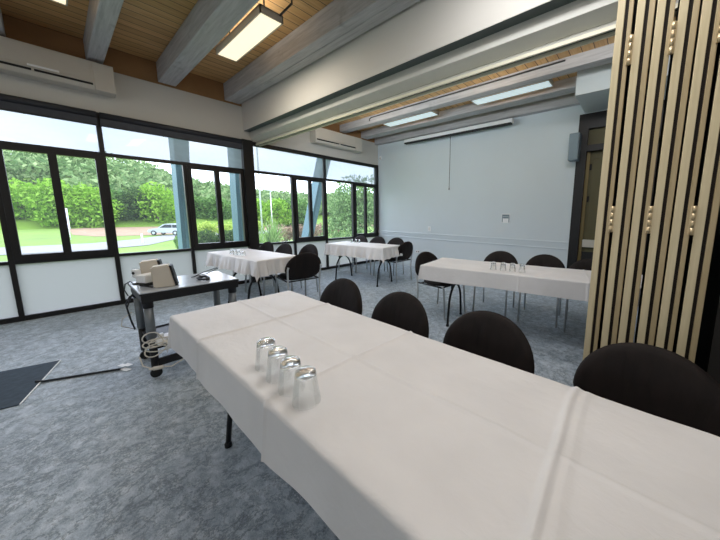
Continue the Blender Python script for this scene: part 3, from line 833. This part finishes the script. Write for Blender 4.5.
def leaves(blobs, n, size, rnd, m=None, droop=0):
    m = m or MB()
    tot = sum(b[3]**2 for b in blobs)
    for cx, cy, cz, r, sq in blobs:
        for k in range(int(n*r*r/tot)):
            d = Vector((rnd.gauss(0,1), rnd.gauss(0,1), rnd.gauss(0,1))).normalized()
            rr = r*(.55+.5*rnd.random()**.5)
            p = Vector((cx+d.x*rr, cy+d.y*rr, cz+d.z*rr*sq))
            u = Vector((rnd.gauss(0,1), rnd.gauss(0,1), rnd.gauss(0,1)-droop)).normalized()
            v = u.cross(Vector((rnd.gauss(0,1), rnd.gauss(0,1), rnd.gauss(0,1)))).normalized()
            s = size*rnd.uniform(.6, 1.3)
            m.bm.faces.new([m.bm.verts.new(p-u*s), m.bm.verts.new(p+v*s*.45), m.bm.verts.new(p+u*s), m.bm.verts.new(p-v*s*.45)])
    return m
def forest_obj():
    rnd = random.Random(4); m = MB(); n = 0
    while n < 900:
        az = rnd.uniform(-16, 58); r = math.sqrt(rnd.uniform(98**2, 182**2))
        x, y = -r*math.cos(R(az)), r*math.sin(R(az))
        if az < 1.5 and 96 < r < 128 and rnd.random() < .9: continue     # open grass slope at left
        s = rnd.uniform(2.4, 4.4); z = hill_z(x, y)
        leaves([(x, y, z+s*.6+.4, s, .85)], 95, .85, rnd, m); n += 1
    me = bpy.data.meshes.new('hillside_forest'); m.bm.to_mesh(me); m.bm.free(); me.materials.append(M['forest'])
    o = bpy.data.objects.new('hillside_forest', me); COL.objects.link(o)
    tag(o, 'dense mixed green forest covering the hill beyond the road', 'forest', kind='stuff')
forest_obj()

def raw(m, name, mat, parent):     # leaf cards keep their own normals
    me = bpy.data.meshes.new(name); m.bm.to_mesh(me); m.bm.free(); me.materials.append(mat)
    o = bpy.data.objects.new(name, me); COL.objects.link(o); o.parent = parent; return o
def tree(x, y, z, h, w, mat, label, name='tree', n=2600, size=.34, seed=0, group=None, low=.22, cat='tree'):
    rnd = random.Random(seed); t = empty(name, (x, y, z)); tag(t, label, cat, group)
    bl = []
    for k in range(9):
        a = rnd.uniform(0, 6.3); q = rnd.uniform(.1, .62)*w/2; zz = h*rnd.uniform(low+.16, .82)
        rr = w*rnd.uniform(.19, .30)*(1.15-.5*zz/h)
        bl.append((q*math.cos(a), q*math.sin(a), zz, rr, rnd.uniform(.75, 1.0)))
    bl.append((0, 0, h*.78, w*.24, .9)); bl.append((0, 0, h*.5, w*.36, .85))
    raw(leaves(bl, n, size, rnd), 'foliage', mat, t)
    tk = MB().tube([(0,0,-.1),(.02*h,0,h*.3),(0,.02*h,h*.62)], .1, 8, radii=[h*.028, h*.02, h*.008])
    for k in range(4):
        a = k*1.6+seed; tk.tube([(0,0,h*(.28+.06*k)),(w*.2*math.cos(a), w*.2*math.sin(a), h*(.5+.06*k))], .05, 6, radii=[h*.011, h*.004])
    tk.build('trunk', M['trunk'], t)
    return t
def polar(az, r): return -r*math.cos(R(az)), r*math.sin(R(az))
for i, (az, r, h, w, mt_, lab) in enumerate([
    (-2.5, 92, 9.0, 9.5, 'leaf_bright', 'bright green tree at left beyond the road, far left window light'),
    (0.3, 88, 9.5, 8.5, 'leaf_bright', 'bright green rounded tree beyond the lawn, second window light from left'),
    (3.0, 88, 9.0, 9.0, 'leaf_bright', 'bright yellow-green tree behind the small white sign board'),
    (5.2, 92, 8.0, 8.0, 'leaf_mid', 'mid green tree between the white sign and the brown bank'),
    (7.4, 92, 8.5, 10, 'leaf_dark', 'darker green tree behind the middle of the brown bank'),
    (9.6, 90, 10.0, 11, 'leaf_bright', 'large bright green tree right above the parked silver car'),
    (13.8, 96, 7.5, 10, 'leaf_mid', 'mid green tree seen between two teal steel columns'),
    (17.0, 96, 7.0, 10, 'leaf_mid', 'mid green tree seen just left of the dark post'),
    (22.6, 80, 6.2, 9, 'leaf_bright', 'bright green tree behind the two pale light poles'),
    (26.0, 74, 6.0, 9, 'leaf_bright', 'bright green tree right of the light poles, behind pinkish shrubs'),
    (29.5, 78, 6.5, 10, 'leaf_mid', 'mid green tree behind the slanted teal column')]):
    x, y = polar(az, r)
    tree(x, y, -2, h, w, M[mt_], lab, n=2600, size=.42, seed=20+i, group='trees at the foot of the hill', low=.05)
x, y = -17.4, 14.4
tree(x, y, gz(x), 4.9, 5.2, M['leaf_olive'], 'tall dense grey-green bush outside the far window corner', 'bush', 7000, .13, 77, None, -.1, 'bush')
x, y = -17.0, 17.6
tree(x, y, gz(x), 4.6, 5.0, M['leaf_olive'], 'grey-green bush outside the last window light by the white wall', 'bush', 5000, .13, 78, None, -.1, 'bush')

def shrub(x, y, h, w, mat, label, group, seed, n=900, size=.09, name='shrub'):
    rnd = random.Random(seed); t = empty(name, (x, y, gz(x))); tag(t, label, 'shrub', group)
    bl = [(rnd.uniform(-.3,.3)*w, rnd.uniform(-.3,.3)*w, h*rnd.uniform(.3,.7), min(h*.42, w*.3), .9) for _ in range(7)]
    raw(leaves(bl, n, size, rnd), 'foliage', mat, t)
    tk = MB()
    for k in range(4): tk.tube([(0,0,-.05),(w*.22*math.cos(k*1.6), w*.22*math.sin(k*1.6), h*.6)], .02, 5, radii=[.03,.01])
    tk.build('stem', M['trunk'], t)
for k in range(6):
    y = 10.2+k*1.55
    shrub(-41.0-.3*k, y, 2.3, 2.4, M['leaf_yellow'], 'yellow-green hedge shrub beyond the window, ' + ['first from the teal column', 'second from the teal column', 'third from the teal column', 'fourth from the teal column', 'fifth from the teal column, near the post', 'last before the dark post'][k], 'yellow-green hedge', 100+k, 1000, .16)
for k, (xx, yy) in enumerate([(-24,5.55),(-24,6.5),(-24.3,7.5),(-24,8.5)]):
    shrub(xx, yy, 1.5, 1.5, M['leaf_dark'], 'dark green shrub below the yellow-green hedge, ' + ordl[k], 'dark shrubs below the hedge', 120+k, 1000, .10)
shrub(-15.5, 3.55, 1.2, .9, M['leaf_mid'], 'leafy shrub at the foot of the left teal column', None, 140, 900, .07)
for k, (xx, yy, hh) in enumerate([(-27,13.9,1.9),(-27,15.3,1.8),(-29,17.6,1.7),(-31,20.2,1.9),(-31,22.4,1.9)]):
    shrub(xx, yy, hh, 2.2, M['leaf_pink'], 'dusty pink-brown shrub, ' + ['right behind the flax plant', 'just right of the flax plant', 'left of the slanted teal column', 'right of the slanted teal column', 'beside the tall grey-green bush'][k], 'dusty shrubs on the lawn', 150+k, 900, .12)
def flax(x, y, h, w, label, seed, n=110):
    rnd = random.Random(seed); m = MB()
    for k in range(n):
        a = rnd.uniform(0, 6.3); L = h*rnd.uniform(.7, 1.25); lean = rnd.uniform(.05, .95)
        wd = rnd.uniform(.022, .04); side = Vector((-math.sin(a), math.cos(a), 0))*wd
        prev = None; b0 = Vector((rnd.uniform(-.15,.15), rnd.uniform(-.15,.15), 0))
        for j in range(6):
            s = j/5
            p = b0+Vector((math.cos(a)*lean*w*.55*s**1.3, math.sin(a)*lean*w*.55*s**1.3, L*(s-.42*lean*s*s*s)))
            sc = (1-s)**.6 if j < 5 else .05
            q = (m.bm.verts.new(p-side*sc), m.bm.verts.new(p+side*sc))
            if prev: m.bm.faces.new((prev[0], prev[1], q[1], q[0]))
            prev = q
    me = bpy.data.meshes.new('flax_plant'); m.bm.to_mesh(me); m.bm.free(); me.materials.append(M['flax'])
    o = bpy.data.objects.new('flax_plant', me); COL.objects.link(o); o.location = (x, y, gz(x)); tag(o, label, 'plant')
flax(-13.6, 6.35, 1.55, 2.0, 'spiky green flax plant outside, right of the dark post', 5, 150)
flax(-12.6, 5.2, 1.15, 1.3, 'smaller spiky flax plant outside, close to the dark post', 6, 80)

# teal steel columns outside
def column(base, top, w0, w1, label):
    t = empty('steel_column', base); tag(t, label, 'column', 'teal steel columns')
    tv = Vector(top)-Vector(base)
    m = MB(); m2 = MB()
    def sec(c, w, d, mm): return [mm.bm.verts.new(c+Vector(p)) for p in ((-d/2,-w/2,0),(d/2,-w/2,0),(d/2,w/2,0),(-d/2,w/2,0))]
    A = sec(Vector((0,0,.2)), w0, .16, m); B = sec(tv, w1, .22, m)
    for k in range(4): m.bm.faces.new((A[k], A[(k+1)%4], B[(k+1)%4], B[k]))
    m.bm.faces.new(A[::-1]); m.bm.faces.new(B)
    m.build('post', M['teal'], t)
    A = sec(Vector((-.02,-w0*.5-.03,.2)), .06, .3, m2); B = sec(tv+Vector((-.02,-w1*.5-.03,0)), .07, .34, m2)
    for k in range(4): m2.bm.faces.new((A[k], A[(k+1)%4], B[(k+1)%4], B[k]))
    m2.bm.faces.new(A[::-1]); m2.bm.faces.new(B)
    m2.build('shaded_face', M['teal_shade'], t)  # added strip carrying the dark tone of the column's shaded side
    MB().box(-.16, .16, -.16, .16, -.15, .22, .02).build('footing', M['bulk'], t)
column((-6.75, 1.53, .3), (-6.75, 1.62, 3.4), .10, .20, 'teal steel column outside, left of the two lights before the post')
column((-6.75, 2.50, gz(-6.75)), (-6.75, 2.56, 3.4), .13, .16, 'teal steel column outside, just left of the dark post')
column((-6.75, 3.88, gz(-6.75)), (-6.75, 4.86, 3.4), .10, .20, 'slanted teal steel column outside the far room window')

# poles, sign, post, car
def lamp_post(x, y, h, r, label, head):
    t = empty('light_pole', (x, y, gz(x))); tag(t, label, 'pole', 'light poles beyond the lawn')
    MB().tube([(0,0,0),(0,0,h)], r, 10, radii=[r, r*.6]).build('pole', M['pole'], t)
    if head:
        MB().box(-.15, .15, -1.1, 1.1, h-.1, h+.08, .03).build('crossarm', M['pole'], t)
        for sy in (-.8, 0, .8): MB().box(-.25, .25, sy-.28, sy+.28, h+.05, h+.4, .05).build('floodlight', M['bulk'], t)
lamp_post(-34, 14.75, 17, .10, 'thick pale light pole outside, nearer the dark post', False)
lamp_post(-60, 28.1, 7.9, .13, 'pale floodlight pole with crossarm right of the thicker pole', True)
t = empty('sign_board', (-52, .62, gz(-52)+.9), .25); tag(t, 'white and violet upright sign board on the lawn beyond the road', 'sign')
MB().box(-.05, .05, -.30, .30, .35, 2.75, .02).build('panel', M['sign'], t)
MB().tube([(0,-.2,-1),(0,-.2,.4)], .04, 8).tube([(0,.2,-1),(0,.2,.4)], .04, 8).build('leg', M['pole'], t)
tag(MB().tube([(-41.5,5.55,gz(-41.5)),(-41.5,5.55,gz(-41.5)+.95)], .07, 10).lathe([(.07,0),(.05,.05),(0,.07)], 10, (-41.5,5.55,gz(-41.5)+.95)).build('bollard', M['white']), 'short white bollard at the road edge near the car', 'bollard')

def car(x, y, rz, label):
    t = empty('car', (x, y, gz(x)+.05), rz); tag(t, label, 'car')
    body = [(-2.25,.42),(-2.28,.72),(-2.2,1.0),(-1.2,1.05),(.55,1.03),(1.55,.93),(2.15,.8),(2.25,.6),(2.2,.35),(-2.1,.32)]
    m = MB().prism(body, 'y', -.88, .88); bmesh.ops.bevel(m.bm, geom=m.bm.edges[:], offset=.07, segments=2, affect='EDGES'); m.build('body', M['carsilver'], t)
    cab = [(-2.12,.98),(-1.85,1.5),(-1.55,1.6),(-.1,1.6),(.2,1.54),(1.0,1.0)]
    m = MB().prism(cab, 'y', -.74, .74); bmesh.ops.bevel(m.bm, geom=m.bm.edges[:], offset=.06, segments=2, affect='EDGES'); m.build('cabin', M['carsilver'], t)
    for sy in (-1, 1):
        MB().prism([(-1.8,1.05),(-1.65,1.45),(-1.0,1.5),(-1.0,1.05)], 'y', sy*.745-.01, sy*.745+.01).build('side_window', M['carglass'], t)
        MB().prism([(-.92,1.05),(-.92,1.5),(-.05,1.5),(.68,1.05)], 'y', sy*.745-.01, sy*.745+.01).build('side_window', M['carglass'], t)
        for wx in (-1.4, 1.4):
            w = MB().tube([(wx,sy*.9-.1,.33),(wx,sy*.9+.02,.33)], .34, 20).build('wheel', M['tyre'], t)
            MB().tube([(wx,sy*.9-.11,.33),(wx,sy*.9+.035,.33)], .19, 14).build('hub', M['carsilver'], w)
    MB().quad((.32,-.66,1.47),(.32,.66,1.47),(.99,.66,1.06),(.99,-.66,1.06)).build('windscreen', M['carglass'], t)
    MB().quad((-2.14,-.62,1.06),(-2.14,.62,1.06),(-1.90,.62,1.48),(-1.90,-.62,1.48)).build('rear_window', M['carglass'], t)
    return t
car(-53.0, 10.0, R(-135), 'silver estate car parked on the road by the brown bank')

# ------------------------------------------------------------------ light
w = bpy.data.worlds.new('sky'); SC.world = w; w.use_nodes = True
nt = w.node_tree; bg = nt.nodes['Background']
tc = nt.nodes.new('ShaderNodeTexCoord'); mp = nt.nodes.new('ShaderNodeMapping'); mp.inputs['Scale'].default_value = (1, 1, 2.6)
nz = nt.nodes.new('ShaderNodeTexNoise'); nz.inputs['Scale'].default_value = 2.2; nz.inputs['Detail'].default_value = 6
rp = nt.nodes.new('ShaderNodeValToRGB')
rp.color_ramp.elements[0].position = .32; rp.color_ramp.elements[0].color = (.62, .74, 1, 1)
rp.color_ramp.elements[1].position = .58; rp.color_ramp.elements[1].color = (.86, .91, 1.05, 1)
nt.links.new(tc.outputs['Generated'], mp.inputs['Vector']); nt.links.new(mp.outputs['Vector'], nz.inputs['Vector'])
nt.links.new(nz.outputs['Fac'], rp.inputs['Fac']); nt.links.new(rp.outputs['Color'], bg.inputs['Color'])
bg.inputs['Strength'].default_value = 3.7

def area(name, loc, rot, sx, sy, power, col, portal=False):
    l = bpy.data.lights.new(name, 'AREA'); l.shape = 'RECTANGLE'; l.size = sx; l.size_y = sy; l.energy = power; l.color = col
    if portal: l.cycles.is_portal = True
    o = bpy.data.objects.new(name, l); COL.objects.link(o); o.location = loc; o.rotation_euler = rot
    return o
area('window_portal', (WX-.12, 2.1, 1.35), (0, R(-90), 0), 2.6, 7.3, 1, (1,1,1), True)
# lamps at the visible ceiling fixtures, plus unseen fill lamps added around them
area('ceiling_lamp_and_fill', (-3.65, 1.55, 3.235), (0,0,0), 1.1, .2, 14, (1,.93,.82))
area('ceiling_lamp_and_fill', (-.6, 1.6, 3.22), (R(12),0,0), 1.2, .25, 14, (.97,.97,.98))  # unseen fill added to light the cloth by the partition
area('ceiling_lamp_and_fill', (-3.3, -.9, 3.2), (0,0,0), 1.2, .25, 8, (1,.95,.88))  # added fill high at left, behind the camera
area('ceiling_lamp_and_fill', (-.3, .85, 3.22), (0,0,0), 1.2, .25, 10, (1,.93,.85))  # unseen warm fill added above the nearest table
area('ceiling_lamp_and_fill', (1.9, -.6, 3.2), (0,0,0), 1.2, .25, 6, (1,.95,.88))  # added fill behind the camera at right
area('ceiling_lamp_and_fill', (-1.86, 4.74, 3.26), (0,0,0), 1.1, .2, 10, (.95,.98,1))
area('ceiling_lamp_and_fill', (-3.93, 4.74, 3.26), (0,0,0), 1.1, .2, 8, (.95,.98,1))
for lx, ly, lz, pw in ((-3.93, 4.74, 3.33, 1.5), (-1.86, 4.74, 3.33, 1.5), (-1.9, 3.75, 3.0, 6), (-4.3, 3.75, 3.0, 4), (-3.65, 1.55, 3.34, 2), (-3.7, .17, 3.36, 2.5)):
    area('fill_uplight', (lx, ly, lz), (PI,0,0), 1.1, .15, pw, (1,.95,.86))  # unseen upward lamps added to brighten the ceiling boards

area('rear_fill_light', (-1.2, YB+.05, 1.9), (R(105), 0, 0), 4.5, 1.5, 30, (.84,.92,1))  # soft fill added at the back wall, no window there
area('side_fill_light', (XR-.05, -.8, 1.9), (0, R(80), 0), 1.5, 3, 6, (1,.97,.94))  # soft fill added at the right wall, no window there

area('far_room_fill', (-3.6, 2.95, 2.9), (R(62), 0, 0), 2.6, .25, 20, (.84,.93,1))  # unseen cool fill added to brighten the far wall
area('ceiling_lamp_and_fill', (-.3, 3.5, 3.2), (R(40), 0, 0), 1.1, .2, 9, (.97,.99,1))  # unseen fill added to lift the bulkhead

# ------------------------------------------------------------------ camera
cam = bpy.data.cameras.new('camera'); co = bpy.data.objects.new('camera', cam); COL.objects.link(co)
cam.sensor_width = 36; cam.lens = 36*284.8/720
cam.shift_x = (360-411.95)/720; cam.shift_y = (254.63-270)/720
cam.clip_start = .02; cam.clip_end = 600
r_, u_, f_ = (Vector(v) for v in ((0.7782044189, 0.6279516386, 0.0086384003), (-0.0956830834, 0.1049605808, 0.9898626289), (-0.6206791682, 0.7711420207, -0.1417651368)))
m4 = Matrix(((r_.x,u_.x,-f_.x,0),(r_.y,u_.y,-f_.y,0),(r_.z,u_.z,-f_.z,H),(0,0,0,1)))
co.matrix_world = m4
SC.camera = co
SC.view_settings.view_transform = 'Standard'
SC.view_settings.look = 'None'
SC.view_settings.exposure = .5
SC.cycles.use_denoising = True
SC.cycles.max_bounces = 10; SC.cycles.diffuse_bounces = 5; SC.cycles.transparent_max_bounces = 24; SC.cycles.transmission_bounces = 14
SC.cycles.sample_clamp_indirect = 6
